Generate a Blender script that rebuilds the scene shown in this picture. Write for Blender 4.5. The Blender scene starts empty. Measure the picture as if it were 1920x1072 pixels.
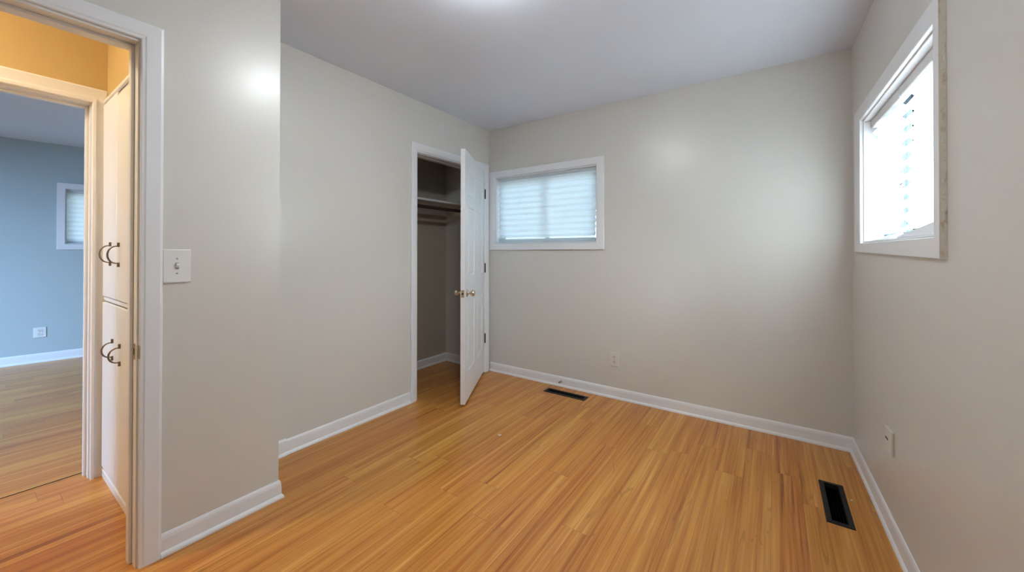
import bpy, bmesh, math, random
from mathutils import Vector, Matrix
random.seed(7)
S = bpy.context.scene
COL = S.collection

# ------------------------------------------------------------------ camera
FPX, CY, YAW, PITCH, ROLL, EYE = 709.34, 468.25, 0.60352, 0.005512, 0.000921, 1.21
cd = bpy.data.cameras.new('camera'); cam = bpy.data.objects.new('camera', cd); COL.objects.link(cam)
fw = Vector((-math.sin(YAW), math.cos(YAW), 0)); rt = Vector((math.cos(YAW), math.sin(YAW), 0)); up = Vector((0, 0, 1))
f2 = fw*math.cos(PITCH)+up*math.sin(PITCH); u2 = up*math.cos(PITCH)-fw*math.sin(PITCH)
r3 = rt*math.cos(ROLL)+u2*math.sin(ROLL); u3 = u2*math.cos(ROLL)-rt*math.sin(ROLL)
cam.matrix_world = Matrix(((r3.x, u3.x, -f2.x, 0), (r3.y, u3.y, -f2.y, 0), (r3.z, u3.z, -f2.z, EYE), (0, 0, 0, 1)))
cd.sensor_fit = 'HORIZONTAL'; cd.sensor_width = 36; cd.lens = FPX/1920*36
cd.shift_y = (CY-536)/1920; cd.clip_start = 0.02
S.camera = cam

# ------------------------------------------------------------------ sky, sun, exposure
W = bpy.data.worlds.new('sky'); S.world = W; W.use_nodes = True
nt = W.node_tree; nt.nodes.clear()
SKY_STRENGTH = 2.45
tc = nt.nodes.new('ShaderNodeTexCoord'); sx = nt.nodes.new('ShaderNodeSeparateXYZ')
rp = nt.nodes.new('ShaderNodeValToRGB'); bg = nt.nodes.new('ShaderNodeBackground'); wo = nt.nodes.new('ShaderNodeOutputWorld')
mr = nt.nodes.new('ShaderNodeMapRange'); mr.inputs[1].default_value = -1; mr.inputs[2].default_value = 1
nt.links.new(tc.outputs['Generated'], sx.inputs[0]); nt.links.new(sx.outputs[2], mr.inputs[0])
nt.links.new(mr.outputs[0], rp.inputs[0]); nt.links.new(rp.outputs[0], bg.inputs[0]); nt.links.new(bg.outputs[0], wo.inputs[0])
e = rp.color_ramp.elements
e[0].position = 0.0; e[0].color = (0.16, 0.18, 0.18, 1)
e[1].position = 1.0; e[1].color = (0.40, 0.66, 1.0, 1)
x = e.new(0.485); x.color = (0.22, 0.25, 0.26, 1)
x = e.new(0.52); x.color = (0.62, 0.85, 1.0, 1)
bg.inputs[1].default_value = SKY_STRENGTH
sd = bpy.data.lights.new('sun', 'SUN'); sun = bpy.data.objects.new('sun', sd); COL.objects.link(sun)
sd.energy = 46.0; sd.angle = 1.2; sd.color = (0.93, 0.96, 1.0)
sun.rotation_euler = Vector((-0.80, 0.10, -0.62)).to_track_quat('-Z', 'Y').to_euler()
sun.location = (6, 1, 6)
LAMP_EMIT = 62.0; LAMP_COL = (0.90, 0.97, 1.0)
HALL_EMIT = 122.0; HALL_COL = (1.0, 0.85, 0.63)
ad = bpy.data.lights.new('far_room_fill_light', 'AREA'); al = bpy.data.objects.new('far_room_fill_light', ad); COL.objects.link(al)  # unseen blue area lamp added to brighten the far bedroom
ad.shape = 'RECTANGLE'; ad.size = 1.6; ad.size_y = 0.8; ad.energy = 370; ad.color = (0.40, 0.62, 1.0)
al.location = (-4.5, -3.4, 2.22); al.rotation_euler = Vector((-0.45, 0.85, -0.28)).to_track_quat('-Z', 'Y').to_euler()
vs = S.view_settings
S.display_settings.display_device = 'sRGB'
vs.view_transform = 'Standard'; vs.look = 'None'; vs.gamma = 1; vs.use_curve_mapping = False
vs.exposure = 0.91

# ------------------------------------------------------------------ materials
def srgb(r, g, b):
    f = lambda c: (c/255/12.92) if c/255 <= 0.04045 else ((c/255+0.055)/1.055)**2.4
    return (f(r), f(g), f(b), 1)
def new_mat(name):
    m = bpy.data.materials.new(name); m.use_nodes = True
    n = m.node_tree; return m, n, n.nodes['Principled BSDF']
def N(n, t, **kw):
    a = n.nodes.new(t)
    for k, v in kw.items(): setattr(a, k, v)
    return a
def paint(name, col, rough=0.4, spec=0.5, bump=0.04, scale=220, var=0.03):
    m, n, p = new_mat(name)
    p.inputs['Roughness'].default_value = rough; p.inputs['Specular IOR Level'].default_value = spec
    c = N(n, 'ShaderNodeTexCoord'); z = N(n, 'ShaderNodeTexNoise'); z.inputs['Scale'].default_value = scale; z.inputs['Detail'].default_value = 3
    b = N(n, 'ShaderNodeBump'); b.inputs['Strength'].default_value = bump; b.inputs['Distance'].default_value = 0.004
    n.links.new(c.outputs['Object'], z.inputs['Vector']); n.links.new(z.outputs['Fac'], b.inputs['Height']); n.links.new(b.outputs[0], p.inputs['Normal'])
    z2 = N(n, 'ShaderNodeTexNoise'); z2.inputs['Scale'].default_value = 2.2; z2.inputs['Detail'].default_value = 4
    n.links.new(c.outputs['Object'], z2.inputs['Vector'])
    mx = N(n, 'ShaderNodeMix', data_type='RGBA'); mx.inputs['A'].default_value = [k*(1-var) for k in col[:3]]+[1]; mx.inputs['B'].default_value = [min(1, k*(1+var)) for k in col[:3]]+[1]
    n.links.new(z2.outputs['Fac'], mx.inputs['Factor']); n.links.new(mx.outputs['Result'], p.inputs['Base Color'])
    return m
def plain(name, col, rough=0.4, metal=0.0, spec=0.5):
    m, n, p = new_mat(name)
    p.inputs['Base Color'].default_value = col; p.inputs['Roughness'].default_value = rough
    p.inputs['Metallic'].default_value = metal; p.inputs['Specular IOR Level'].default_value = spec
    c = N(n, 'ShaderNodeTexCoord'); z = N(n, 'ShaderNodeTexNoise'); z.inputs['Scale'].default_value = 60
    b = N(n, 'ShaderNodeBump'); b.inputs['Strength'].default_value = 0.03; b.inputs['Distance'].default_value = 0.002
    n.links.new(c.outputs['Object'], z.inputs['Vector']); n.links.new(z.outputs['Fac'], b.inputs['Height']); n.links.new(b.outputs[0], p.inputs['Normal'])
    return m
def worn(name, col, dirt, amount=0.45, scale=55, rough=0.45):
    m, n, p = new_mat(name); p.inputs['Roughness'].default_value = rough
    c = N(n, 'ShaderNodeTexCoord'); mp = N(n, 'ShaderNodeMapping'); mp.inputs['Scale'].default_value = (1, 1, 0.35)
    z = N(n, 'ShaderNodeTexNoise'); z.inputs['Scale'].default_value = scale; z.inputs['Detail'].default_value = 6
    r = N(n, 'ShaderNodeValToRGB'); r.color_ramp.elements[0].position = amount; r.color_ramp.elements[0].color = (0, 0, 0, 1); r.color_ramp.elements[1].position = amount+0.16
    mx = N(n, 'ShaderNodeMix', data_type='RGBA'); mx.inputs['A'].default_value = col; mx.inputs['B'].default_value = dirt
    n.links.new(c.outputs['Object'], mp.inputs[0]); n.links.new(mp.outputs[0], z.inputs['Vector']); n.links.new(z.outputs['Fac'], r.inputs[0])
    n.links.new(r.outputs[0], mx.inputs['Factor']); n.links.new(mx.outputs['Result'], p.inputs['Base Color'])
    b = N(n, 'ShaderNodeBump'); b.inputs['Strength'].default_value = 0.05; b.inputs['Distance'].default_value = 0.003
    n.links.new(z.outputs['Fac'], b.inputs['Height']); n.links.new(b.outputs[0], p.inputs['Normal'])
    return m
M = {}
M['wall'] = paint('greige_wall_paint', (0.682, 0.661, 0.624, 1), 0.30, 0.45, 0.075)
M['ceiling'] = paint('ceiling_paint', (0.80, 0.855, 0.975, 1), 0.40, 0.35, 0.03)
M['white'] = paint('white_trim_paint', (0.82, 0.83, 0.855, 1), 0.32, 0.5, 0.02, 120, 0.02)
M['jamb'] = worn('scuffed_white_jamb_paint', (0.78, 0.77, 0.75, 1), (0.58, 0.52, 0.44, 1), 0.76, 30, 0.35)
M['hallwall'] = paint('yellow_hall_paint', (0.60, 0.44, 0.20, 1), 0.4, 0.5, 0.04)
M['farwall'] = paint('grey_bedroom_paint', (0.47, 0.55, 0.57, 1), 0.4, 0.5, 0.04)
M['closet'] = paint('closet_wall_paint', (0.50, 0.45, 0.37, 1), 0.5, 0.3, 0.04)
M['cabinet'] = worn('cream_cabinet_paint', (0.82, 0.81, 0.79, 1), (0.60, 0.54, 0.46, 1), 0.80, 22, 0.35)
M['grime'] = worn('bare_dirty_casing_edge', (0.76, 0.73, 0.66, 1), (0.48, 0.41, 0.30, 1), 0.56, 70, 0.6)
M['plate'] = plain('white_plate_plastic', (0.80, 0.80, 0.79, 1), 0.28)
M['plate2'] = plain('ivory_plate_plastic', (0.72, 0.69, 0.63, 1), 0.3)
M['dark'] = plain('dark_slot', (0.03, 0.028, 0.025, 1), 0.5)
M['grey'] = plain('grey_toggle_shade', (0.30, 0.29, 0.27, 1), 0.4)
M['black'] = plain('black_register_metal', (0.010, 0.009, 0.010, 1), 0.5, 0.0, 0.25)
M['duct'] = plain('dark_duct', (0.004, 0.0035, 0.005, 1), 0.8, 0.0, 0.05)
M['nickel'] = plain('satin_nickel', (0.62, 0.56, 0.47, 1), 0.24, 1.0)
M['brass'] = plain('worn_brass', (0.62, 0.50, 0.28, 1), 0.35, 1.0)
M['bronze'] = plain('bronze_pull_metal', (0.22, 0.17, 0.12, 1), 0.4, 0.6)
M['hinge'] = plain('dark_hinge_metal', (0.05, 0.045, 0.042, 1), 0.5, 0.2)
M['rod'] = plain('dark_closet_rod', (0.07, 0.055, 0.045, 1), 0.4, 0.3)
M['rubber'] = plain('grey_rubber', (0.22, 0.22, 0.21, 1), 0.7)
M['vinyl'] = plain('white_vinyl_sash', (0.72, 0.74, 0.75, 1), 0.35)
M['darkened_sash'] = plain('darkened_blue_grey_sash', (0.09, 0.135, 0.165, 1), 0.5)  # sash colour darkened to offset overbright backlight seen between the shades
M['debris'] = plain('pale_debris', (0.75, 0.66, 0.55, 1), 0.7)

def shade_mat(name, col, tr):
    m, n, p = new_mat(name); n.nodes.remove(p); o = n.nodes['Material Output']
    d = N(n, 'ShaderNodeBsdfDiffuse'); t = N(n, 'ShaderNodeBsdfTranslucent'); mx = N(n, 'ShaderNodeMixShader')
    d.inputs[0].default_value = col; t.inputs[0].default_value = col; mx.inputs[0].default_value = tr
    c = N(n, 'ShaderNodeTexCoord'); z = N(n, 'ShaderNodeTexNoise'); z.inputs['Scale'].default_value = 90; z.inputs['Detail'].default_value = 4
    b = N(n, 'ShaderNodeBump'); b.inputs['Strength'].default_value = 0.05; b.inputs['Distance'].default_value = 0.002
    n.links.new(c.outputs['Object'], z.inputs['Vector']); n.links.new(z.outputs['Fac'], b.inputs['Height'])
    n.links.new(b.outputs[0], d.inputs['Normal']); n.links.new(b.outputs[0], t.inputs['Normal'])
    n.links.new(d.outputs[0], mx.inputs[1]); n.links.new(t.outputs[0], mx.inputs[2]); n.links.new(mx.outputs[0], o.inputs[0])
    return m
M['shade'] = shade_mat('white_pleated_paper', (0.86, 0.89, 0.90, 1), 0.5)
M['shadecard'] = shade_mat('white_folded_paper', (0.80, 0.80, 0.81, 1), 0.10)
def glass_mat():
    m, n, p = new_mat('window_glass'); n.nodes.remove(p); o = n.nodes['Material Output']
    t = N(n, 'ShaderNodeBsdfTransparent'); g = N(n, 'ShaderNodeBsdfGlossy'); g.inputs['Roughness'].default_value = 0.02
    fr = N(n, 'ShaderNodeFresnel'); fr.inputs[0].default_value = 1.3; mx = N(n, 'ShaderNodeMixShader')
    t.inputs[0].default_value = (0.94, 0.97, 0.97, 1)
    n.links.new(fr.outputs[0], mx.inputs[0]); n.links.new(t.outputs[0], mx.inputs[1]); n.links.new(g.outputs[0], mx.inputs[2]); n.links.new(mx.outputs[0], o.inputs[0])
    return m
M['glass'] = glass_mat()
def lamp_mat(name, col, s):
    m, n, p = new_mat(name); n.nodes.remove(p); o = n.nodes['Material Output']
    e = N(n, 'ShaderNodeEmission'); e.inputs[0].default_value = (*col, 1); e.inputs[1].default_value = s
    n.links.new(e.outputs[0], o.inputs[0]); return m
M['lampglass'] = lamp_mat('lit_lamp_glass', LAMP_COL, LAMP_EMIT)
M['halllamp'] = lamp_mat('lit_hall_lamp_glass', HALL_COL, HALL_EMIT)

def floor_mat():
    m, n, p = new_mat('oak_laminate_planks'); L = n.links.new
    def math_(op, a, b=None, c=None):
        q = N(n, 'ShaderNodeMath', operation=op)
        for i, v in enumerate((a, b, c)):
            if v is None: continue
            if isinstance(v, (int, float)): q.inputs[i].default_value = v
            else: L(v, q.inputs[i])
        return q.outputs[0]
    c = N(n, 'ShaderNodeTexCoord'); s = N(n, 'ShaderNodeSeparateXYZ'); L(c.outputs['Object'], s.inputs[0])
    X, Y = s.outputs[0], s.outputs[1]
    def white(v, w=None):
        q = N(n, 'ShaderNodeTexWhiteNoise', noise_dimensions='2D'); cc = N(n, 'ShaderNodeCombineXYZ'); L(v, cc.inputs[0])
        if w is not None: L(w, cc.inputs[1])
        L(cc.outputs[0], q.inputs['Vector']); return q
    PW, PL = 0.1275, 1.21
    xs = math_('DIVIDE', math_('ADD', X, 1.667+PW*40), PW)
    row = math_('FLOOR', xs); fx = math_('FRACT', xs)
    ys = math_('ADD', math_('DIVIDE', math_('ADD', Y, 20.0), PL), math_('MULTIPLY', white(row).outputs['Value'], 7.3))
    pl = math_('FLOOR', ys); fy = math_('FRACT', ys)
    # printed strips inside each plank
    st = math_('FLOOR', math_('MULTIPLY', xs, 2.0))
    sy = math_('ADD', math_('DIVIDE', math_('ADD', Y, 20.0), 0.83), math_('MULTIPLY', white(st).outputs['Value'], 9.1))
    sid = white(st, math_('FLOOR', sy)); fsx = math_('FRACT', math_('MULTIPLY', xs, 2.0)); fsy = math_('FRACT', sy)
    rnd = sid.outputs['Value']; prnd = white(row, pl).outputs['Value']
    # grain coordinates shift from strip to strip
    gx = math_('ADD', X, math_('MULTIPLY', prnd, 3.1)); gy = math_('ADD', Y, math_('MULTIPLY', prnd, 17.0))
    def grain(sx_, sy_, scale, detail, dist=0.0, rough=0.55):
        cc = N(n, 'ShaderNodeCombineXYZ'); L(math_('MULTIPLY', gx, sx_), cc.inputs[0]); L(math_('MULTIPLY', gy, sy_), cc.inputs[1])
        z = N(n, 'ShaderNodeTexNoise'); z.inputs['Scale'].default_value = scale; z.inputs['Detail'].default_value = detail
        z.inputs['Distortion'].default_value = dist; z.inputs['Roughness'].default_value = rough; L(cc.outputs[0], z.inputs['Vector']); return z.outputs['Fac']
    fine = grain(118, 1.7, 1.0, 5, 0.3)
    mid = grain(48, 0.85, 1.0, 4, 0.5)
    broad = grain(19, 0.42, 1.0, 3, 0.8)
    cath = grain(8.0, 0.50, 1.0, 2, 0.7)
    r1 = N(n, 'ShaderNodeValToRGB'); el = r1.color_ramp.elements
    el[0].position = 0.36; el[0].color = COLS[0]; el[1].position = 0.66; el[1].color = COLS[3]
    q = el.new(0.44); q.color = COLS[1]; q = el.new(0.55); q.color = COLS[2]
    mixv = math_('ADD', math_('MULTIPLY', broad, 0.36), math_('ADD', math_('MULTIPLY', fine, 0.36), math_('MULTIPLY', mid, 0.30)))
    mixv = math_('ADD', mixv, math_('ADD', math_('MULTIPLY', math_('SUBTRACT', prnd, 0.5), 0.030), math_('MULTIPLY', math_('SUBTRACT', rnd, 0.5), 0.020)))
    L(math_('SUBTRACT', mixv, 0.008), r1.inputs[0])
    # reddish or yellowish drift of single planks and of broad bands
    hs = N(n, 'ShaderNodeHueSaturation'); L(r1.outputs[0], hs.inputs['Color'])
    L(math_('ADD', 0.482, math_('ADD', math_('MULTIPLY', prnd, 0.008), math_('MULTIPLY', mid, 0.024))), hs.inputs['Hue'])
    # dark growth lines
    ring = math_('FRACT', math_('MULTIPLY', cath, 8.0))
    rl = math_('MULTIPLY', math_('GREATER_THAN', ring, 0.925), math_('MULTIPLY', math_('GREATER_THAN', fine, 0.47), math_('GREATER_THAN', rnd, 0.45)))
    seam = math_('MAXIMUM', math_('LESS_THAN', fx, 0.010), math_('LESS_THAN', fy, 0.0022))
    sseam = math_('MAXIMUM', math_('LESS_THAN', fsx, 0.012), math_('LESS_THAN', fsy, 0.003))
    dk = math_('SUBTRACT', 1.0, math_('ADD', math_('MULTIPLY', seam, 0.30), math_('ADD', math_('MULTIPLY', rl, 0.22), math_('MULTIPLY', sseam, 0.03))))
    L(dk, hs.inputs['Value'])
    L(hs.outputs[0], p.inputs['Base Color'])
    p.inputs['Specular IOR Level'].default_value = 0.40
    L(math_('ADD', 0.25, math_('MULTIPLY', fine, 0.12)), p.inputs['Roughness'])
    b = N(n, 'ShaderNodeBump'); b.inputs['Strength'].default_value = 0.12; b.inputs['Distance'].default_value = 0.002
    L(math_('SUBTRACT', math_('MULTIPLY', fine, 0.4), seam), b.inputs['Height']); L(b.outputs[0], p.inputs['Normal'])
    return m
COLS = [(0.26, 0.084, 0.013, 1), (0.47, 0.182, 0.033, 1), (0.60, 0.265, 0.058, 1), (0.74, 0.40, 0.12, 1)]
M['floor'] = floor_mat()

# ------------------------------------------------------------------ mesh helpers
def wpos(o):
    v = Vector((0, 0, 0))
    while o: v += o.location; o = o.parent
    return v
def obj(name, bm, mat, parent=None, origin=None, smooth=False):
    """link bm (world coordinates) as ONE mesh object"""
    bmesh.ops.recalc_face_normals(bm, faces=bm.faces)
    if parent is None and origin is None:
        xs = [v.co for v in bm.verts]
        origin = Vector(((min(c.x for c in xs)+max(c.x for c in xs))/2, (min(c.y for c in xs)+max(c.y for c in xs))/2, min(c.z for c in xs)))
    off = wpos(parent) if parent else Vector(origin)
    for v in bm.verts: v.co -= off
    me = bpy.data.meshes.new(name); bm.to_mesh(me); bm.free()
    if smooth:
        for f in me.polygons: f.use_smooth = True
    o = bpy.data.objects.new(name, me); COL.objects.link(o)
    me.materials.append(M[mat] if isinstance(mat, str) else mat)
    if parent: o.parent = parent
    else: o.location = off
    return o
def empty(name, loc):
    o = bpy.data.objects.new(name, None); COL.objects.link(o); o.location = loc; o.empty_display_size = 0.05; return o
def tag(o, label, cat, group=None):
    o['label'] = label; o['category'] = cat
    if group: o['group'] = group
    return o
def thing(name, loc, label, cat, group=None): return tag(empty(name, loc), label, cat, group)
def struct(o): o['kind'] = 'structure'; return o

ident = lambda x, y, z: (x, y, z)
def box(bm, x0, x1, y0, y1, z0, z1, xf=ident, bev=0.0, seg=1):
    vs_ = [bm.verts.new(xf(x, y, z)) for x in (x0, x1) for y in (y0, y1) for z in (z0, z1)]
    q = [(0, 1, 3, 2), (4, 6, 7, 5), (0, 4, 5, 1), (2, 3, 7, 6), (0, 2, 6, 4), (1, 5, 7, 3)]
    fs = [bm.faces.new([vs_[i] for i in f]) for f in q]
    if bev:
        bmesh.ops.recalc_face_normals(bm, faces=fs)
        es = list({e_ for f in fs for e_ in f.edges})
        bmesh.ops.bevel(bm, geom=es, offset=bev, segments=seg, affect='EDGES', profile=0.5)
def B(*a, **k):
    bm = bmesh.new(); box(bm, *a, **k); return bm
def cyl(bm, p0, p1, r0, r1=None, n=20):
    r1 = r0 if r1 is None else r1
    p0, p1 = Vector(p0), Vector(p1); d = (p1-p0).normalized(); a = d.orthogonal().normalized(); b = d.cross(a)
    A = [bm.verts.new(p0+(a*math.cos(t)+b*math.sin(t))*r0) for t in [2*math.pi*i/n for i in range(n)]]
    C_ = [bm.verts.new(p1+(a*math.cos(t)+b*math.sin(t))*r1) for t in [2*math.pi*i/n for i in range(n)]]
    for i in range(n): bm.faces.new((A[i], A[(i+1) % n], C_[(i+1) % n], C_[i]))
    bm.faces.new(A[::-1]); bm.faces.new(C_)
def lathe(bm, base, axis, prof, n=28):
    """prof = [(distance along axis, radius)...] from base"""
    base = Vector(base); d = Vector(axis).normalized(); a = d.orthogonal().normalized(); b = d.cross(a); rings = []
    for h, r in prof:
        if r < 1e-6: rings.append([bm.verts.new(base+d*h)])
        else: rings.append([bm.verts.new(base+d*h+(a*math.cos(2*math.pi*i/n)+b*math.sin(2*math.pi*i/n))*r) for i in range(n)])
    for A, C_ in zip(rings, rings[1:]):
        for i in range(n):
            j = (i+1) % n
            if len(A) == 1 and len(C_) > 1: bm.faces.new((A[0], C_[i], C_[j]))
            elif len(C_) == 1 and len(A) > 1: bm.faces.new((A[i], C_[0], A[j]))
            elif len(A) > 1: bm.faces.new((A[i], A[j], C_[j], C_[i]))
    if len(rings[0]) > 1: bm.faces.new(rings[0][::-1])
    if len(rings[-1]) > 1: bm.faces.new(rings[-1])
def tube(bm, pts, r, n=10):
    pts = [Vector(p) for p in pts]; rings = []; a = None
    for i, p in enumerate(pts):
        d = (pts[min(i+1, len(pts)-1)]-pts[max(i-1, 0)]).normalized()
        a = d.orthogonal().normalized() if a is None else (a-d*a.dot(d)).normalized()
        b = d.cross(a); rr = r[i] if isinstance(r, (list, tuple)) else r
        rings.append([bm.verts.new(p+(a*math.cos(2*math.pi*k/n)+b*math.sin(2*math.pi*k/n))*rr) for k in range(n)])
    for A, C_ in zip(rings, rings[1:]):
        for k in range(n): bm.faces.new((A[k], A[(k+1) % n], C_[(k+1) % n], C_[k]))
    bm.faces.new(rings[0][::-1]); bm.faces.new(rings[-1])
def wall(bm, t0, t1, u0, u1, z0, z1, holes, xf):
    """slab between u0..u1, z0..z1, thickness t0..t1 with rectangular holes (u0,u1,z0,z1); xf(t,u,z)"""
    us = sorted({u0, u1, *[h[0] for h in holes], *[h[1] for h in holes]}); zs = sorted({z0, z1, *[h[2] for h in holes], *[h[3] for h in holes]})
    us = [u for u in us if u0 <= u <= u1]; zs = [z for z in zs if z0 <= z <= z1]
    def solid(i, j):
        if i < 0 or j < 0 or i >= len(us)-1 or j >= len(zs)-1: return False
        cu, cz = (us[i]+us[i+1])/2, (zs[j]+zs[j+1])/2
        return not any(h[0] < cu < h[1] and h[2] < cz < h[3] for h in holes)
    V = {}
    def v(t, i, j):
        k = (t, i, j)
        if k not in V: V[k] = bm.verts.new(xf(t, us[i], zs[j]))
        return V[k]
    for i in range(len(us)-1):
        for j in range(len(zs)-1):
            if not solid(i, j): continue
            for t in (t0, t1): bm.faces.new((v(t, i, j), v(t, i+1, j), v(t, i+1, j+1), v(t, i, j+1)))
            for (di, dj, a, b) in ((-1, 0, (i, j), (i, j+1)), (1, 0, (i+1, j), (i+1, j+1)), (0, -1, (i, j), (i+1, j)), (0, 1, (i, j+1), (i+1, j+1))):
                if not solid(i+di, j+dj): bm.faces.new((v(t0, *a), v(t0, *b), v(t1, *b), v(t1, *a)))
def Wl(*a): bm = bmesh.new(); wall(bm, *a); return bm

# ------------------------------------------------------------------ key dimensions
H = 2.4525; YB = 3.07; XL = -2.40; XD = -2.005; YR = -0.52; TR = math.tan(-0.02134); XC = -3.015; YJ = 0.886
xr = lambda y: 0.400+TR*(y-YB)                      # right wall face
fr_ = lambda t, u, z: (xr(u)+t, u, z)               # right wall frame: t out of the room, u = y
fb = lambda t, u, z: (u, YB+t, z)                   # back wall: u = x
fl = lambda t, u, z: (XL-t, u, z)
fd = lambda t, u, z: (XD-t, u, z)
FX = lambda y: -6.60+0.17*(y-0.5)
ff = lambda t, u, z: (FX(u)-t, u, z)                # far bedroom wall: t out of the room
fo = lambda t, u, z: (-3.0-t, u, z)                 # hall wall opposite

REGS = [(0.196, 0.296, 2.207, 2.588), (-1.646, -1.266, 2.868, 2.964)]

# ------------------------------------------------------------------ setting
bm = bmesh.new()
fh = [(a+.012, b-.012, c+.012, d-.012) for a, b, c, d in REGS]
wall(bm, -0.10, 0.0, -7.6, 0.75, -3.0, 3.3, fh, lambda t, u, z: (u, z, t))
struct(obj('floor', bm, 'floor', origin=(0, 0, 0)))
bm = B(-3.14, 0.75, -1.9, 3.3, H, H+.1); struct(obj('ceiling', bm, 'ceiling', origin=(0, 0, H)))
bm = B(-7.6, -3.12, -3.0, 1.7, 2.41, 2.46); struct(obj('ceiling_far_room', bm, 'ceiling', origin=(0, 0, 2.41)))

WB = (-2.320, -1.237, 1.295, 1.957)                 # back window hole
WR = (1.720, 2.765, 1.262, 1.922)                   # right window hole
WF = (0.655, 1.70, 1.298, 1.915)                    # far bedroom window hole
struct(obj('wall_back', Wl(0, .14, -3.14, 0.6, 0, H, [WB], fb), 'wall', origin=(-1, YB, 0)))
struct(obj('wall_right', Wl(0, .14, -0.66, YB, 0, H, [WR], fr_), 'wall', origin=(0.4, 1.5, 0)))
CD0, CD1 = 2.108, 2.974                              # closet opening
struct(obj('wall_left', Wl(0, .115, YJ-.12, YB, 0, H, [(CD0-.018, CD1+.018, -1, 2.036)], fl), 'wall', origin=(XL, 2, 0)))
DD0, DD1 = -0.43, 0.378                              # doorway opening
struct(obj('wall_door', Wl(0, .12, YR-.12, YJ, 0, H, [(DD0-.018, DD1+.018, -1, 2.036)], fd), 'wall', origin=(XD, 0, 0)))
struct(obj('wall_return', B(XL, XD-.12, YJ-.12, YJ, 0, H), 'wall'))
struct(obj('wall_rear', B(XD, 0.62, YR-.12, YR, 0, H), 'wall'))
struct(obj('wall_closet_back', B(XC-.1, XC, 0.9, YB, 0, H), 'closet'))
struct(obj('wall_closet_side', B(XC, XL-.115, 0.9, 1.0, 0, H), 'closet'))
# hall
CX0, CX1, CYF = -2.985, -2.375, 0.445
struct(obj('wall_hall_end', Wl(0, .1, -3.0, XD-.12, 0, H, [(CX0, CX1, -1, 2.02)], lambda t, u, z: (u, CYF+t, z)), 'hallwall'))
struct(obj('wall_hall_rear', B(-3.0, XD-.12, -1.9, -1.8, 0, H), 'hallwall'))
OD0, OD1, ODZ = -0.47, 0.382, 1.995
struct(obj('wall_hall_opposite', Wl(0, .11, -1.9, 1.6, 0, H, [(OD0-.018, OD1+.018, -1, ODZ+.018)], fo), 'hallwall', origin=(-3.05, 0, 0)))
bm = bmesh.new(); wall(bm, .11, .125, -2.9, 1.6, 0, 2.41, [(OD0-.018, OD1+.018, -1, ODZ+.018)], fo)
struct(obj('wall_far_room_near', bm, 'farwall', origin=(-3.12, 0, 0)))
bm = bmesh.new(); wall(bm, XD-.128, XD-.12, -1.8, CYF, 0, H, [(DD0-.018, DD1+.018, -1, 2.036)], lambda t, u, z: (t, u, z))
struct(obj('wall_hall_near', bm, 'hallwall', origin=(XD-.124, 0, 0)))
# far bedroom
struct(obj('wall_far_room_back', Wl(0, .14, -3.0, 2.0, 0, 2.41, [WF], ff), 'farwall', origin=(-6.6, 0, 0)))
struct(obj('wall_far_room_side', B(-6.6, -3.125, 1.55, 1.65, 0, 2.41), 'farwall'))
WS = (-5.6, -4.0, 0.9, 2.0)  # hole for the added, unseen window that lets light into the far bedroom
struct(obj('wall_far_room_added_window_side', Wl(0, -.14, -7.4, -3.125, 0, 2.41, [WS], lambda t, u, z: (u, -2.6+t, z)), 'farwall', origin=(-5, -2.6, 0)))

# ------------------------------------------------------------------ trim: baseboards
PROF = [(0.0005, 0.0), (0.019, 0.0), (0.0185, 0.008), (0.015, 0.015), (0.0105, 0.020), (0.0095, 0.066), (0.0075, 0.078), (0.0035, 0.087), (0.0005, 0.088)]
def run(poly, i, prof=PROF, kh=1.0, kd=0.0, e0=None, e1=None):
    """segment i of a wall polyline (room on the right-hand side), mitred at its neighbours"""
    P = [Vector(p) for p in poly]
    def nrm(a, b): d = (b-a).normalized(); return Vector((d.y, -d.x))
    def off(k, t):
        n0 = nrm(P[k-1], P[k]) if k > 0 else None; n1 = nrm(P[k], P[k+1]) if k < len(P)-1 else None
        if n0 is None: return P[k]+n1*t
        if n1 is None: return P[k]+n0*t
        m = (n0+n1).normalized(); return P[k]+m*(t/max(.2, m.dot(n0)))
    bm = bmesh.new(); A = []; C_ = []
    for t, z in prof:
        t2 = t+kd if t > .001 else t
        a, b = off(i, t2), off(i+1, t2)
        A.append(bm.verts.new((a.x, a.y, z*kh))); C_.append(bm.verts.new((b.x, b.y, z*kh)))
    k = len(prof)
    for j in range(k): bm.faces.new((A[j], A[(j+1) % k], C_[(j+1) % k], C_[j]))
    bm.faces.new(A[::-1]); bm.faces.new(C_)
    return bm
pd = [(XD, .449), (XD, YJ), (XL, YJ), (XL, 2.040)]
struct(obj('baseboard_door_wall', run(pd, 0), 'white'))
struct(obj('baseboard_return', run(pd, 1), 'white'))
struct(obj('baseboard_left', run(pd, 2), 'white'))
pe = [(XL, YJ+.02), (XL, 1.098)]
struct(obj('trim_1', run(pe, 0, kh=1.09, kd=.004), 'white'))
pr = [(XL+.018, YB), (0.4, YB), (xr(YR), YR), (XD, YR), (XD, DD0-.07)]
struct(obj('baseboard_back', run(pr, 0), 'white'))
struct(obj('baseboard_right', run(pr, 1), 'white'))
struct(obj('baseboard_rear', run(pr, 2), 'white'))
pc = [(XL-.115, 1.0), (XC, 1.0), (XC, YB), (XL-.115, YB)]
for k, nm in enumerate(('baseboard_closet_side', 'baseboard_closet_back', 'baseboard_closet_end')):
    struct(obj(nm, run(pc, k), 'white'))
pf = [(FX(-2.6), -2.6), (FX(1.55), 1.55), (-3.125, 1.55)]
struct(obj('baseboard_far_room', run(pf, 0, kh=1.12), 'white'))

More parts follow.
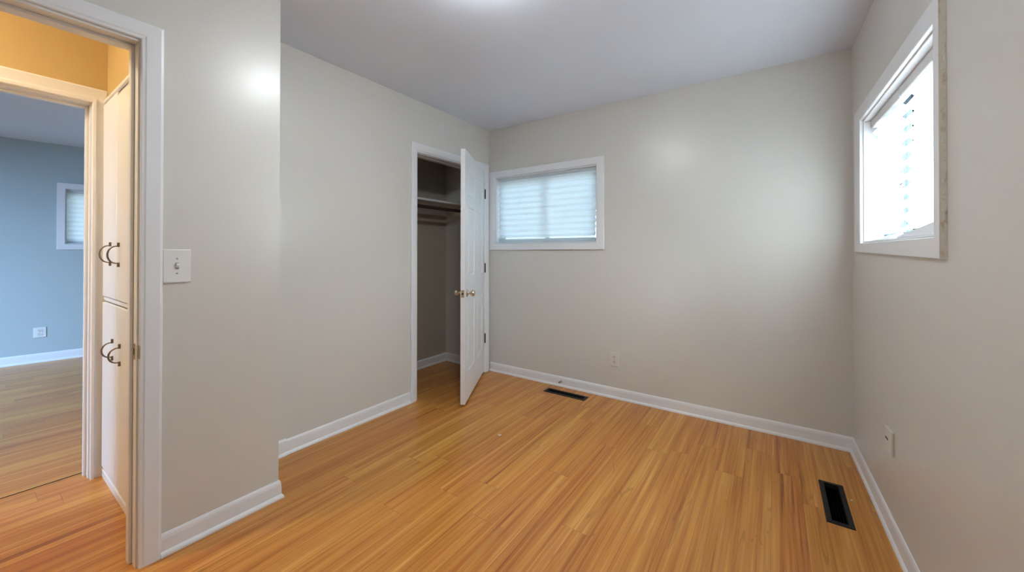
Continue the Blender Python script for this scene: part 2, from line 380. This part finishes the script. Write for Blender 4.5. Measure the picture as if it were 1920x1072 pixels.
# ------------------------------------------------------------------ trim: casings and jambs
def frame_sweep(bm, u0, u1, z0, z1, wl, wr, wt, wb, xf, prof, closed):
    """mitred moulding around an opening: prof = [(0..1 across the width, thickness)...]; wb is None for a door"""
    rings = []
    for k, t in prof:
        a, b, c = u0-wl*k, u1+wr*k, z1+wt*k; d = z0 if not closed else z0-wb*k
        rings.append([bm.verts.new(xf(-t, *p)) for p in ((a, d), (a, c), (b, c), (b, d))])
    m = len(rings)
    for i in range(m):
        A, C_ = rings[i], rings[(i+1) % m]
        for j in range(4 if closed else 3): bm.faces.new((A[j], A[(j+1) % 4], C_[(j+1) % 4], C_[j]))
    if not closed: bm.faces.new([r[0] for r in rings]); bm.faces.new([r[3] for r in rings][::-1])
CPROF = [(0, -.0005), (0, .010), (.05, .0125), (.16, .0135), (.24, .0160), (.86, .0172), (.97, .0150), (1.0, .011), (1.0, -.0005)]
CP2 = [(0, -.0005), (0, .020), (.05, .0235), (.22, .0240), (.29, .0170), (.36, .0155), (.9, .0185), (1.0, .015), (1.0, -.0005)]
FLAT = [(0, -.0005), (0, .0145), (.04, .0165), (.965, .0165), (1.0, .0145), (1.0, -.0005)]
def casing(bm, u0, u1, z1, w, xf, t=0.017, z0=0.0, right=None, left=None, prof=CPROF):
    frame_sweep(bm, u0, u1, z0, z1, left or w, right or w, w, None, xf, prof, False)
def jamb(bm, u0, u1, z1, t0, t1, xf, th=.018, stop=(.04, .075)):
    box(bm, t0, t1, u0-th, u0, 0, z1, xf); box(bm, t0, t1, u1, u1+th, 0, z1, xf); box(bm, t0, t1, u0-th, u1+th, z1, z1+th, xf)
    if stop:
        s0, s1 = stop; k = .011
        box(bm, s0, s1, u0, u0+k, 0, z1, xf, .002); box(bm, s0, s1, u1-k, u1, 0, z1, xf, .002); box(bm, s0, s1, u0+k, u1-k, z1-k, z1, xf, .002)
bm = bmesh.new(); casing(bm, DD0-.006, DD1+.006, 2.027, .066, fd); struct(obj('trim_2', bm, 'white', origin=(XD, 0, 0)))
bm = bmesh.new(); jamb(bm, DD0, DD1, 2.018, 0.0, .128, fd, stop=(.048, .085)); j2 = struct(obj('trim_3', bm, 'jamb', origin=(XD, 0, 0)))
bm = bmesh.new(); box(bm, .012, .034, DD1-.0025, DD1+.001, .795, .856, fd, .001)
box(bm, -.0195, .012, DD1+.0045, DD1+.007, .800, .851, fd, .001); strike = obj('strike_plate', bm, 'brass', j2); strike['label'] = 'worn brass strike plate'
bm = bmesh.new(); box(bm, .018, .028, DD1-.0035, DD1, .812, .838, fd); o = obj('latch_hole', bm, 'dark', strike); o['label'] = 'dark latch hole'
bm = bmesh.new(); casing(bm, DD0-.006, DD1+.006, 2.027, .062, lambda t, u, z: (XD-.128+t, u, z)); struct(obj('trim_4', bm, 'cabinet', origin=(XD-.14, 0, 0)))
# opposite hall doorway
bm = bmesh.new(); casing(bm, OD0-.005, OD1+.005, ODZ+.008, .080, fo, left=.058, right=.058, prof=CP2)
struct(obj('trim_5', bm, 'cabinet', origin=(-3, 0, 0)))
bm = bmesh.new(); jamb(bm, OD0, OD1, ODZ, 0, .125, fo, stop=(.05, .085)); struct(obj('trim_6', bm, 'cabinet', origin=(-3.05, 0, 0)))
# floor joint strip under the opposite doorway
struct(obj('trim_7', B(-3.118, -3.112, OD0, OD1, 0.0002, 0.0022), 'dark'))
# closet doorway
bm = bmesh.new(); casing(bm, CD0-.004, CD1+.004, 2.024, .076, fl, t=.016, left=.064, right=.068); struct(obj('trim_8', bm, 'white', origin=(XL, 2.5, 0)))
bm = bmesh.new(); jamb(bm, CD0, CD1, 2.018, 0.0, .115, fl, stop=(.04, .075)); struct(obj('trim_9', bm, 'white', origin=(XL, 2.5, 0)))

# ------------------------------------------------------------------ windows
def window(name, hole, xf, cas, sash_t=(.078, .108), mull=.055, mid=None, side_mat=None, sash_mat='vinyl', bottom_skew=0.0, loc=(0, 0, 0)):
    u0, u1, z0, z1 = hole; root = struct(empty(name, loc))
    a0, a1, b0, b1 = cas        # outer casing rectangle
    def sk(t, u, z):
        if z < z0-0.01 and bottom_skew: z += bottom_skew*(u-a0)/(a1-a0)
        return xf(t, u, z)
    bm = bmesh.new(); t = .0165
    frame_sweep(bm, u0-.004, u1+.004, z0-.004, z1+.004, u0-.004-a0, a1-u1-.004, b1-z1-.004, z0-.004-b0, sk, FLAT, True)
    obj('window_casing', bm, 'white', root)
    if side_mat:
        bm = bmesh.new(); box(bm, -t-.0005, -.0004, a0-.0012, a0-.0002, b0+.004, b1-.004, sk)
        for k in range(26):                              # flaked caulk and paint along the edge
            zz = b0+.01+(b1-b0-.02)*(k+random.random()*.6)/26; hh = random.uniform(.006, .02)
            box(bm, -random.uniform(.006, .013), -.0003, a0-random.uniform(.0016, .0026), a0, zz, zz+hh, sk, .0008)
        o = obj('bare_edge', bm, side_mat, root); o['label'] = 'grimy unpainted casing edge'
    bm = bmesh.new(); th = .006
    box(bm, 0, .14, u0, u0+th, z0, z1, xf); box(bm, 0, .14, u1-th, u1, z0, z1, xf)
    box(bm, 0, .14, u0+th, u1-th, z1-th, z1, xf); box(bm, -.004, .14, u0+th, u1-th, z0, z0+th, xf)
    obj('window_jamb', bm, 'white', root)
    mid = mid if mid is not None else (u0+u1)/2; fw_ = .038
    for k, (p, q) in enumerate(((u0+th, mid+mull/2), (mid-mull/2, u1-th))):
        s0, s1 = (sash_t[0], sash_t[0]+.018) if k else (sash_t[0]+.019, sash_t[1]+.008)
        bm = bmesh.new(); zz0, zz1 = z0+th, z1-th
        box(bm, s0, s1, p, p+fw_, zz0, zz1, xf, .002); box(bm, s0, s1, q-fw_, q, zz0, zz1, xf, .002)
        box(bm, s0, s1, p+fw_, q-fw_, zz0, zz0+fw_, xf, .002); box(bm, s0, s1, p+fw_, q-fw_, zz1-fw_, zz1, xf, .002)
        sa = obj('window_sash', bm, sash_mat, root)
        bm = bmesh.new(); tm = (s0+s1)/2; box(bm, tm-.002, tm+.002, p+fw_-.004, q-fw_+.004, zz0+fw_-.004, zz1-fw_+.004, xf)
        obj('window_pane', bm, 'glass', sa)
    return root
window('window_1', WB, fb, (-2.392, -1.171, 1.231, 2.022), mid=-1.775, mull=.044, sash_t=(.100, .124), loc=(-1.78, YB, 1.231))
window('window_2', WR, fr_, (1.669, 2.912, 1.189, 2.000), mid=2.47, mull=.17, side_mat='grime', sash_mat='darkened_sash', bottom_skew=.023, loc=(xr(2.25), 2.25, 1.189))  # wide meeting stile set behind the shade gap to cover the bright sky
window('window_3', WF, ff, (0.592, 1.74, 1.232, 1.982), loc=(FX(1.1), 1.1, 1.232))
window('window_4_added', WS, lambda t, u, z: (u, -2.6-t, z), (-5.67, -3.93, .83, 2.07), loc=(-4.8, -2.6, .83))  # out-of-view window added only to bring light into the far bedroom

# ------------------------------------------------------------------ pleated paper shades
def pleats(bm, xf, ua, ub, zt, zb, period, tc_, amp, phase=0.0, cols=10, ua_b=None, ub_b=None, jit=0.0, rowjit=0.0):
    n = max(2, int(round((zt-zb)/(period/2)))); rows = []
    rs = random.Random(int(abs(ua*1000)))
    ua_b = ua if ua_b is None else ua_b; ub_b = ub if ub_b is None else ub_b
    for r in range(n+1):
        k = r/n; z = zt-(zt-zb)*k; sgn = -1 if (r+int(phase)) % 2 else 1
        a = ua+(ua_b-ua)*k; b = ub+(ub_b-ub)*k; row = []
        for c in range(cols+1):
            u = a+(b-a)*c/cols
            row.append(bm.verts.new(xf(tc_+sgn*amp+rs.uniform(-jit, jit), u, z+rs.uniform(-rowjit, rowjit))))
        rows.append(row)
    for A, C_ in zip(rows, rows[1:]):
        for c in range(cols): bm.faces.new((A[c], A[c+1], C_[c+1], C_[c]))
# back wall shade
r_ = thing('pleated_shade', (-1.78, YB+.045, WB[2]+.01), 'white pleated paper shade glowing blue in the wide window beside the closet', 'window shade')
bm = B(.030, .060, WB[0]+.010, WB[1]-.010, WB[3]-.030, WB[3]-.007, fb, .002); o = obj('headrail', bm, 'shade', r_)
bm = bmesh.new(); pleats(bm, fb, WB[0]+.016, WB[1]-.012, WB[3]-.030, WB[2]+.055, .0555, .045, .011, 0, 14, WB[0]+.004+.012, WB[1]-.030, .0008, .001)
obj('pleated_paper', bm, 'shade', r_)
bm = bmesh.new()
for k in range(4): box(bm, .036+.001*(k % 2), .056, WB[0]+.016, WB[1]-.030-.004*(k % 3), WB[2]+.022+k*.0085, WB[2]+.028+k*.0085, fb, .001)
obj('bottom_fold', bm, 'shade', r_)
bm = bmesh.new(); box(bm, .027, .036, -1.800, -1.782, WB[2]+.010, WB[2]+.040, fb, .003, 2); obj('pull_tab', bm, 'plate', r_)
# right wall: two shades side by side with a zigzag gap
FL = lambda k: k
r_ = thing('pleated_shade', (xr(2.5)+.045, 2.5, WR[2]+.01), 'white pleated paper shade on the corner side of the right wall window', 'window shade', 'paper shades in the right wall window')
obj('headrail', B(.028, .062, 2.266, WR[1]-.008, WR[3]-.052, WR[3]-.006, fr_, .003), 'shadecard', r_)
bm = bmesh.new(); pleats(bm, fr_, 2.246, WR[1]-.012, WR[3]-.050, WR[2]+.040, .058, .047, .0145, 0, 10, 2.322, WR[1]-.012, .0008, .0008); obj('pleated_paper', bm, 'shade', r_)
bm = bmesh.new(); V = [bm.verts.new(fr_(*p)) for p in ((.020, 2.70, WR[2]+.010), (.018, 2.285, WR[2]+.008), (.040, 2.285, WR[2]+.034), (.042, 2.70, WR[2]+.022), (.058, 2.70, WR[2]+.010), (.058, 2.285, WR[2]+.009))]
for f in ((0, 1, 2, 3), (3, 2, 5, 4), (0, 4, 5, 1), (0, 3, 4), (1, 5, 2)): bm.faces.new([V[i] for i in f])
obj('bottom_fold', bm, 'shadecard', r_)
r_ = thing('pleated_shade', (xr(1.95)+.045, 1.95, WR[2]+.01), 'white pleated paper shade with lifted bottom fold on the near side of right window', 'window shade', 'paper shades in the right wall window')
obj('headrail', B(.028, .062, WR[0]+.008, 2.258, WR[3]-.052, WR[3]-.006, fr_, .003), 'shadecard', r_)
bm = bmesh.new(); pleats(bm, fr_, WR[0]+.012, 2.188, WR[3]-.050, WR[2]+.040, .058, .047, .0145, 1, 10, WR[0]+.012, 2.280, .0008, .0008); obj('pleated_paper', bm, 'shade', r_)
bm = bmesh.new(); V = [bm.verts.new(fr_(*p)) for p in ((.004, 2.24, WR[2]+.009), (.002, 1.790, WR[2]+.007), (.016, 1.815, WR[2]+.052), (.036, 2.24, WR[2]+.024), (.052, 2.24, WR[2]+.009), (.052, 1.765, WR[2]+.008))]
for f in ((0, 1, 2, 3), (3, 2, 5, 4), (0, 4, 5, 1), (0, 3, 4), (1, 5, 2)): bm.faces.new([V[i] for i in f])
obj('bottom_fold', bm, 'shadecard', r_)
# far bedroom shade
r_ = thing('pleated_shade', (FX(1.1)-.045, 1.1, WF[2]+.01), 'white pleated shade in the small bedroom window across the hall', 'window shade')
obj('headrail', B(.03, .06, WF[0]+.010, WF[1]-.010, WF[3]-.035, WF[3]-.007, ff, .002), 'shadecard', r_)
bm = bmesh.new(); pleats(bm, ff, WF[0]+.014, WF[1]-.014, WF[3]-.035, WF[2]+.03, .052, .045, .010); obj('pleated_paper', bm, 'shade', r_)
obj('bottom_fold', B(.034, .058, WF[0]+.014, WF[1]-.014, WF[2]+.010, WF[2]+.030, ff, .003), 'shadecard', r_)

# ------------------------------------------------------------------ closet door (six panels, standing ajar)
DW, DT, DZ0, DZ1 = 0.861, 0.035, 0.024, 2.013
HX, HY, ANG = XL+.016, 2.968, math.radians(28.8)
du = Vector((math.sin(ANG), -math.cos(ANG), 0)); dn = Vector((math.cos(ANG), math.sin(ANG), 0))   # along the leaf from the hinge, room-side normal
def dx(u, t, z): p = Vector((HX, HY, 0))+du*u+dn*t; return (p.x, p.y, z)                         # t = 0 room face, negative = closet side
def panel_leaf(bm, w, h0, h1, th, panels, xf, rec=.007, both=True):
    us = sorted({0.0, w, *[p[0] for p in panels], *[p[1] for p in panels]}); zs = sorted({h0, h1, *[p[2] for p in panels], *[p[3] for p in panels]})
    for side in ((0, -1), (-th, 1)):
        t0, s = side; V = {}
        def v(u, z, t):
            k = (round(u, 5), round(z, 5), round(t, 5))
            if k not in V: V[k] = bm.verts.new(xf(u, t0+t, z))
            return V[k]
        for i in range(len(us)-1):
            for j in range(len(zs)-1):
                a, b, c, d = us[i], us[i+1], zs[j], zs[j+1]
                if any(p[0] <= a and b <= p[1] and p[2] <= c and d <= p[3] for p in panels): continue
                bm.faces.new((v(a, c, 0), v(b, c, 0), v(b, d, 0), v(a, d, 0)))
        for p in panels:
            rings = []
            for ins, dep in ((0, 0), (.007, rec), (.018, rec*1.15), (.042, rec*.25)):
                a, b, c, d = p[0]+ins, p[1]-ins, p[2]+ins, p[3]-ins; rings.append([v(a, c, s*dep), v(b, c, s*dep), v(b, d, s*dep), v(a, d, s*dep)])
            for A, C_ in zip(rings, rings[1:]):
                for k in range(4): bm.faces.new((A[k], A[(k+1) % 4], C_[(k+1) % 4], C_[k]))
            bm.faces.new(rings[-1])
    for (a, b) in (((0, h0), (w, h0)), ((w, h0), (w, h1)), ((w, h1), (0, h1)), ((0, h1), (0, h0))):
        bm.faces.new([bm.verts.new(xf(a[0], 0, a[1])), bm.verts.new(xf(b[0], 0, b[1])), bm.verts.new(xf(b[0], -th, b[1])), bm.verts.new(xf(a[0], -th, a[1]))])
    bmesh.ops.remove_doubles(bm, verts=bm.verts, dist=1e-5)
pan = []
for (a, b) in ((.108, .382), (.479, .753)):
    for (c, d) in ((.250, .805), (1.010, 1.575), (1.665, 1.888)): pan.append((a, b, c, d))
bm = bmesh.new(); panel_leaf(bm, DW, DZ0, DZ1, DT, pan, dx)
door = struct(obj('door_1', bm, 'white', origin=(HX, HY, DZ0)))
KU, KZ = DW-.066, .884
for sgn, t0 in ((1, 0.0), (-1, -DT)):
    b0 = dx(KU, t0, KZ)
    bm = bmesh.new(); lathe(bm, b0, dn*sgn, [(0, .031), (.004, .031), (.008, .026), (.010, .011), (.026, .010), (.032, .016), (.040, .024), (.050, .027), (.060, .024), (.066, .014), (.068, 0)])
    k = obj('door_knob', bm, 'nickel', door, smooth=True); k['label'] = 'satin nickel knob'
bm = bmesh.new()
c0 = [dx(DW+d, t, z) for d in (-.001, .0015) for t in (-.029, -.006) for z in (KZ-.030, KZ+.028)]
V = [bm.verts.new(p) for p in c0]
for f in ((0, 1, 3, 2), (4, 6, 7, 5), (0, 4, 5, 1), (2, 3, 7, 6), (0, 2, 6, 4), (1, 5, 7, 3)): bm.faces.new([V[i] for i in f])
lp = obj('latch_plate', bm, 'brass', door); lp['label'] = 'brass latch plate'
bm = bmesh.new(); cyl(bm, dx(DW-.002, -.0175, KZ), dx(DW+.009, -.0175, KZ), .0075); o = obj('latch_bolt', bm, 'hinge', lp); o['label'] = 'dark latch bolt'
for z in (1.79, 1.05, .345):
    bm = bmesh.new(); cyl(bm, (XL+.021, HY+.008, z-.044), (XL+.021, HY+.008, z+.044), .0065, n=14)
    for q in (-.048, .046): cyl(bm, (XL+.021, HY+.008, z+q), (XL+.021, HY+.008, z+q+.004), .0045, n=12)
    box(bm, XL+.0155, XL+.019, HY+.006, HY+.022, z-.044, z+.044)
    o = obj('door_hinge', bm, 'hinge', door); o['label'] = 'dark metal hinge'

# ------------------------------------------------------------------ closet fittings
tag(obj('closet_shelf', B(XC+.001, -2.695, 1.0, YB-.001, 1.697, 1.718, bev=.002), 'white'), 'white painted wooden shelf across the upper part of the closet', 'shelf')
bm = bmesh.new(); box(bm, XC, XC+.018, 1.0, YB, 1.606, 1.697); struct(obj('trim_10', bm, 'white'))
bm = bmesh.new(); box(bm, XC+.018, -2.695, YB-.018, YB, 1.606, 1.697); struct(obj('trim_11', bm, 'white'))
bm = bmesh.new(); box(bm, XC+.018, -2.695, 1.0, 1.018, 1.606, 1.697); struct(obj('trim_12', bm, 'white'))
r_ = thing('closet_rod', (-2.735, 2.0, 1.628), 'dark round hanging rod under the white closet shelf', 'closet rod')
bm = bmesh.new(); cyl(bm, (-2.735, 1.02, 1.642), (-2.735, YB-.02, 1.642), .0165, n=18); obj('pole', bm, 'rod', r_, smooth=False)
for yy in ((1.018, 1.028), (YB-.028, YB-.018)):
    bm = bmesh.new(); cyl(bm, (-2.735, yy[0], 1.642), (-2.735, yy[1], 1.642), .027, n=20); obj('rod_socket', bm, 'hinge', r_)

# ------------------------------------------------------------------ linen cabinet at the hall end
r_ = thing('linen_cabinet', (-2.68, CYF, 0), 'tall cream built-in linen cabinet with four doors at the end of the hall', 'cabinet')
bm = bmesh.new()
box(bm, CX0+.001, CX1-.001, CYF+.03, CYF+.32, .05, 2.018)
for (a, b, c, d) in ((CX0+.001, CX0+.03, 0, 2.019), (CX1-.03, CX1-.001, 0, 2.019), (CX0+.03, CX1-.03, 1.985, 2.019), (CX0+.03, CX1-.03, .94, .985), (CX0+.03, CX1-.03, 0, .075)):
    box(bm, a, b, CYF-.002, CYF+.03, c, d, bev=.002)
obj('carcass', bm, 'cabinet', r_)
obj('top_moulding', B(CX0+.001, CX1+.02, CYF-.016, CYF-.003, 2.012, 2.030, bev=.003), 'cabinet', r_)
obj('base_strip', B(CX0+.001, XD-.13, CYF-.016, CYF-.0025, 0, .042, bev=.003), 'cabinet', r_)
obj('rail_moulding', B(CX0+.001, CX1-.001, CYF-.012, CYF-.0025, .946, .966, bev=.004), 'cabinet', r_)
MX = -2.655
def bow_pull(x, y, z0, z1, parent):
    bm = bmesh.new(); pts = []; h = z1-z0; rad = []
    for k in range(21):
        a = math.pi*k/20; pts.append((x, y-.004-.036*math.sin(a)**.8, (z0+z1)/2-(h/2-.014)*math.cos(a))); rad.append(.0024+.0014*math.sin(a))
    tube(bm, pts, rad, 10)
    for zz, s in ((z0+.012, 1), (z1-.012, -1)):       # flared feet
        a = [(x-.0075, y, zz-s*.015), (x+.0075, y, zz-s*.015), (x+.0055, y, zz+s*.006), (x-.0055, y, zz+s*.006)]
        b = [(p[0]*.55+x*.45, y-.008, p[2]) for p in a]
        A = [bm.verts.new(p) for p in a]; C_ = [bm.verts.new(p) for p in b]
        bm.faces.new(A); bm.faces.new(C_)
        for i in range(4): bm.faces.new((A[i], A[(i+1) % 4], C_[(i+1) % 4], C_[i]))
    o = obj('door_pull', bm, 'bronze', parent); o['label'] = 'bronze bow pull'; return o
for (a, b, c, d, px, p0, p1) in ((CX0+.012, MX-.0015, .972, 1.998, -2.768, 1.141, 1.254), (MX+.0015, CX1-.012, .972, 1.978, -2.588, 1.139, 1.250),
                                 (CX0+.012, MX-.0015, .060, .940, -2.708, .672, .772), (MX+.0015, CX1-.012, .060, .940, -2.554, .670, .768)):
    bm = bmesh.new(); yo = CYF-.0185
    box(bm, a, b, yo, CYF-.0025, c, d, bev=.0035, seg=2)
    dr = obj('cabinet_door', bm, 'cabinet', r_)
    bow_pull(px, yo, p0, p1, dr)

# ------------------------------------------------------------------ wall plates
def screw(c, nrm, parent, mat='plate', r=.0032):
    bm = bmesh.new(); n = Vector(nrm); cyl(bm, Vector(c)-n*.0005, Vector(c)+n*.0012, r, n=12); return obj('screw', bm, mat, parent)
# light switch by the doorway
SY0, SY1, SZ0, SZ1 = .4515, .540, 1.084, 1.219
r_ = thing('light_switch', (XD, (SY0+SY1)/2, SZ0), 'white single toggle light switch plate beside the hall doorway', 'light switch')
obj('plate', B(-.007, 0, SY0, SY1, SZ0, SZ1, fd, .003, 2), 'plate', r_)
cyy, czz = (SY0+SY1)/2-.001, (SZ0+SZ1)/2
o = obj('toggle_slot', B(-.0074, -.006, cyy-.0058, cyy+.0058, czz-.013, czz+.013, fd), 'grey', r_); o['label'] = 'shadowed toggle slot'
bm = bmesh.new(); V = [bm.verts.new(fd(*p)) for p in ((-.006, cyy-.0045, czz-.008), (-.006, cyy+.0045, czz-.008), (-.006, cyy+.0045, czz+.008), (-.006, cyy-.0045, czz+.008), (-.019, cyy-.0035, czz+.003), (-.019, cyy+.0035, czz+.003), (-.017, cyy+.0035, czz+.011), (-.017, cyy-.0035, czz+.011))]
for f in ((0, 1, 5, 4), (1, 2, 6, 5), (2, 3, 7, 6), (3, 0, 4, 7), (4, 5, 6, 7), (0, 3, 2, 1)): bm.faces.new([V[i] for i in f])
obj('toggle', bm, 'plate', r_)
for dz in (-.030, .030): screw(fd(-.007, cyy, czz+dz), (1, 0, 0), r_, 'grey')
def outlet(root, u0, u1, z0, z1, xf, nrm, mat='plate'):
    obj('plate', B(-.006, 0, u0, u1, z0, z1, xf, .0025, 2), mat, root)
    uc, zc = (u0+u1)/2, (z0+z1)/2
    for s in (-1, 1):
        c = zc+s*.0205
        rc = obj('receptacle', B(-.0075, -.005, uc-.0165, uc+.0165, c-.0135, c+.0135, xf, .004, 3), mat, root)
        bm = bmesh.new(); box(bm, -.0079, -.007, uc-.0075, uc-.0048, c-.001, c+.008, xf); box(bm, -.0079, -.007, uc+.0048, uc+.0075, c-.001, c+.007, xf); box(bm, -.0079, -.007, uc-.0025, uc+.0025, c-.009, c-.004, xf)
        o = obj('socket_slots', bm, 'dark', rc); o['label'] = 'dark socket slots'
    screw(xf(-.006, uc, zc), nrm, root, 'grey', .0026)
r_ = thing('wall_outlet', (-1.084, YB, .262), 'ivory electrical outlet low on the back wall right of the window', 'outlet'); outlet(r_, -1.122, -1.045, .264, .380, fb, (0, -1, 0), 'plate2')
r_ = thing('wall_outlet', (FX(.475), .475, .275), 'white electrical outlet on the blue-lit bedroom wall across the hall', 'outlet'); outlet(r_, .437, .524, .272, .380, ff, (1, .0, 0))
r_ = thing('cable_plate', (xr(2.26), 2.26, .347), 'blank white wall plate with one dark jack low on the right wall', 'wall plate')
obj('plate', B(-.011, 0, 2.222, 2.312, .349, .450, fr_, .002), 'plate2', r_)
bm = bmesh.new(); box(bm, -.0125, -.010, 2.264, 2.312-.012, .399, .408, fr_, .0015); o = obj('jack', bm, 'dark', r_); o['label'] = 'dark jack opening'

# ------------------------------------------------------------------ floor registers
def register(x0, x1, y0, y1, label, along):
    root = thing('floor_register', ((x0+x1)/2, (y0+y1)/2, 0), label, 'floor vent', 'black floor registers')
    w = .021; bm = bmesh.new(); r0, r1, r2 = [], [], []
    def ring(ins, z): return [bm.verts.new((x, y, z)) for x, y in ((x0+ins, y0+ins), (x1-ins, y0+ins), (x1-ins, y1-ins), (x0+ins, y1-ins))]
    R = [ring(0, .0004), ring(.003, .0042), ring(w, .0050), ring(w+.001, -.018), ring(w-.004, -.018), ring(w-.004, .0004)]
    for A, C_ in zip(R, R[1:]+R[:1]):
        for k in range(4): bm.faces.new((A[k], A[(k+1) % 4], C_[(k+1) % 4], C_[k]))
    obj('frame', bm, 'black', root)
    bm = bmesh.new(); V0 = [(x0+.014, y0+.014), (x1-.014, y0+.014), (x1-.014, y1-.014), (x0+.014, y1-.014)]
    A = [bm.verts.new((*p, -.006)) for p in V0]; C_ = [bm.verts.new((*p, -.094)) for p in V0]
    for k in range(4): bm.faces.new((A[k], A[(k+1) % 4], C_[(k+1) % 4], C_[k]))
    bm.faces.new(C_); obj('boot', bm, 'duct', root)
    n = 5
    for k in range(n):
        bm = bmesh.new()
        if along == 'y':
            c = x0+w+(x1-x0-2*w)*(k+.5)/n; box(bm, c-.0012, c+.0012, y0+w, y1-w, -.060, -.034)
        else:
            c = y0+w+(y1-y0-2*w)*(k+.5)/n; box(bm, x0+w, x1-w, c-.0012, c+.0012, -.060, -.034)
        obj('vane', bm, 'duct', root)
register(*REGS[0], 'black metal floor register beside the right wall', 'y')
register(*REGS[1], 'black metal floor register below the wide window beside the closet', 'x')

# ------------------------------------------------------------------ small things
r_ = thing('door_stop', (-1.572, YB, .045), 'small grey door stop screwed to the back baseboard', 'door stop')
bm = bmesh.new(); lathe(bm, (-1.572, YB-.0085, .047), (0, -1, 0), [(0, .010), (.003, .010), (.005, .006), (.026, .0055), (.028, .005)], 16); obj('post', bm, 'nickel', r_)
bm = bmesh.new(); lathe(bm, (-1.572, YB-.0355, .047), (0, -1, 0), [(0, .0085), (.008, .009), (.013, .007), (.014, 0)], 16); obj('rubber_tip', bm, 'rubber', r_)
r_ = thing('floor_debris', (-1.49, 2.021, 0), 'tiny pale fleck of debris on the middle of the floor', 'debris')
bm = bmesh.new(); lathe(bm, (-1.49, 2.021, .0002), (0, 0, 1), [(0, .011), (.002, .010), (.0035, .006), (.003, .0045)], 11)
for v in bm.verts: v.co += Vector((random.uniform(-.002, .002), random.uniform(-.002, .002), 0))
obj('rim', bm, 'debris', r_)
bm = bmesh.new(); lathe(bm, (-1.489, 2.022, .003), (0, 0, 1), [(0, .004), (.001, .0035), (.0012, 0)], 10); obj('pit', bm, 'dark', r_)

bm = bmesh.new(); lathe(bm, (0.314, 2.465, .0002), (0, 0, 1), [(0, .006), (.002, .005), (.003, .002)], 9)
for v in bm.verts: v.co += Vector((random.uniform(-.0015, .0015), random.uniform(-.0015, .0015), 0))
tag(obj('floor_debris', bm, 'debris'), 'tiny white crumb between the floor register and the right wall baseboard', 'debris')

# ------------------------------------------------------------------ lamps
def flush_lamp(x, y, z, label, mat, rad=.125):
    root = thing('ceiling_lamp', (x, y, z), label, 'ceiling lamp')
    bm = bmesh.new(); lathe(bm, (x, y, z-.0005), (0, 0, -1), [(0, rad+.045), (.012, rad+.045), (.018, rad+.038), (.02, rad)], 40); obj('base_ring', bm, 'plate', root)
    bm = bmesh.new(); prof = [(.020, rad*.97)]
    for k in range(1, 9): a = math.pi/2*k/8; prof.append((.020+.052*math.sin(a), rad*.97*math.cos(a) if k < 8 else 0))
    lathe(bm, (x, y, z), (0, 0, -1), prof, 40); o = obj('glass_dome', bm, mat, root, smooth=True); o['label'] = 'lit frosted dome'
flush_lamp(-1.0, 1.22, H, 'round flush dome lamp in the middle of the bedroom ceiling', 'lampglass')
flush_lamp(-2.56, -0.75, H, 'round flush dome lamp on the hall ceiling', 'halllamp', .11)
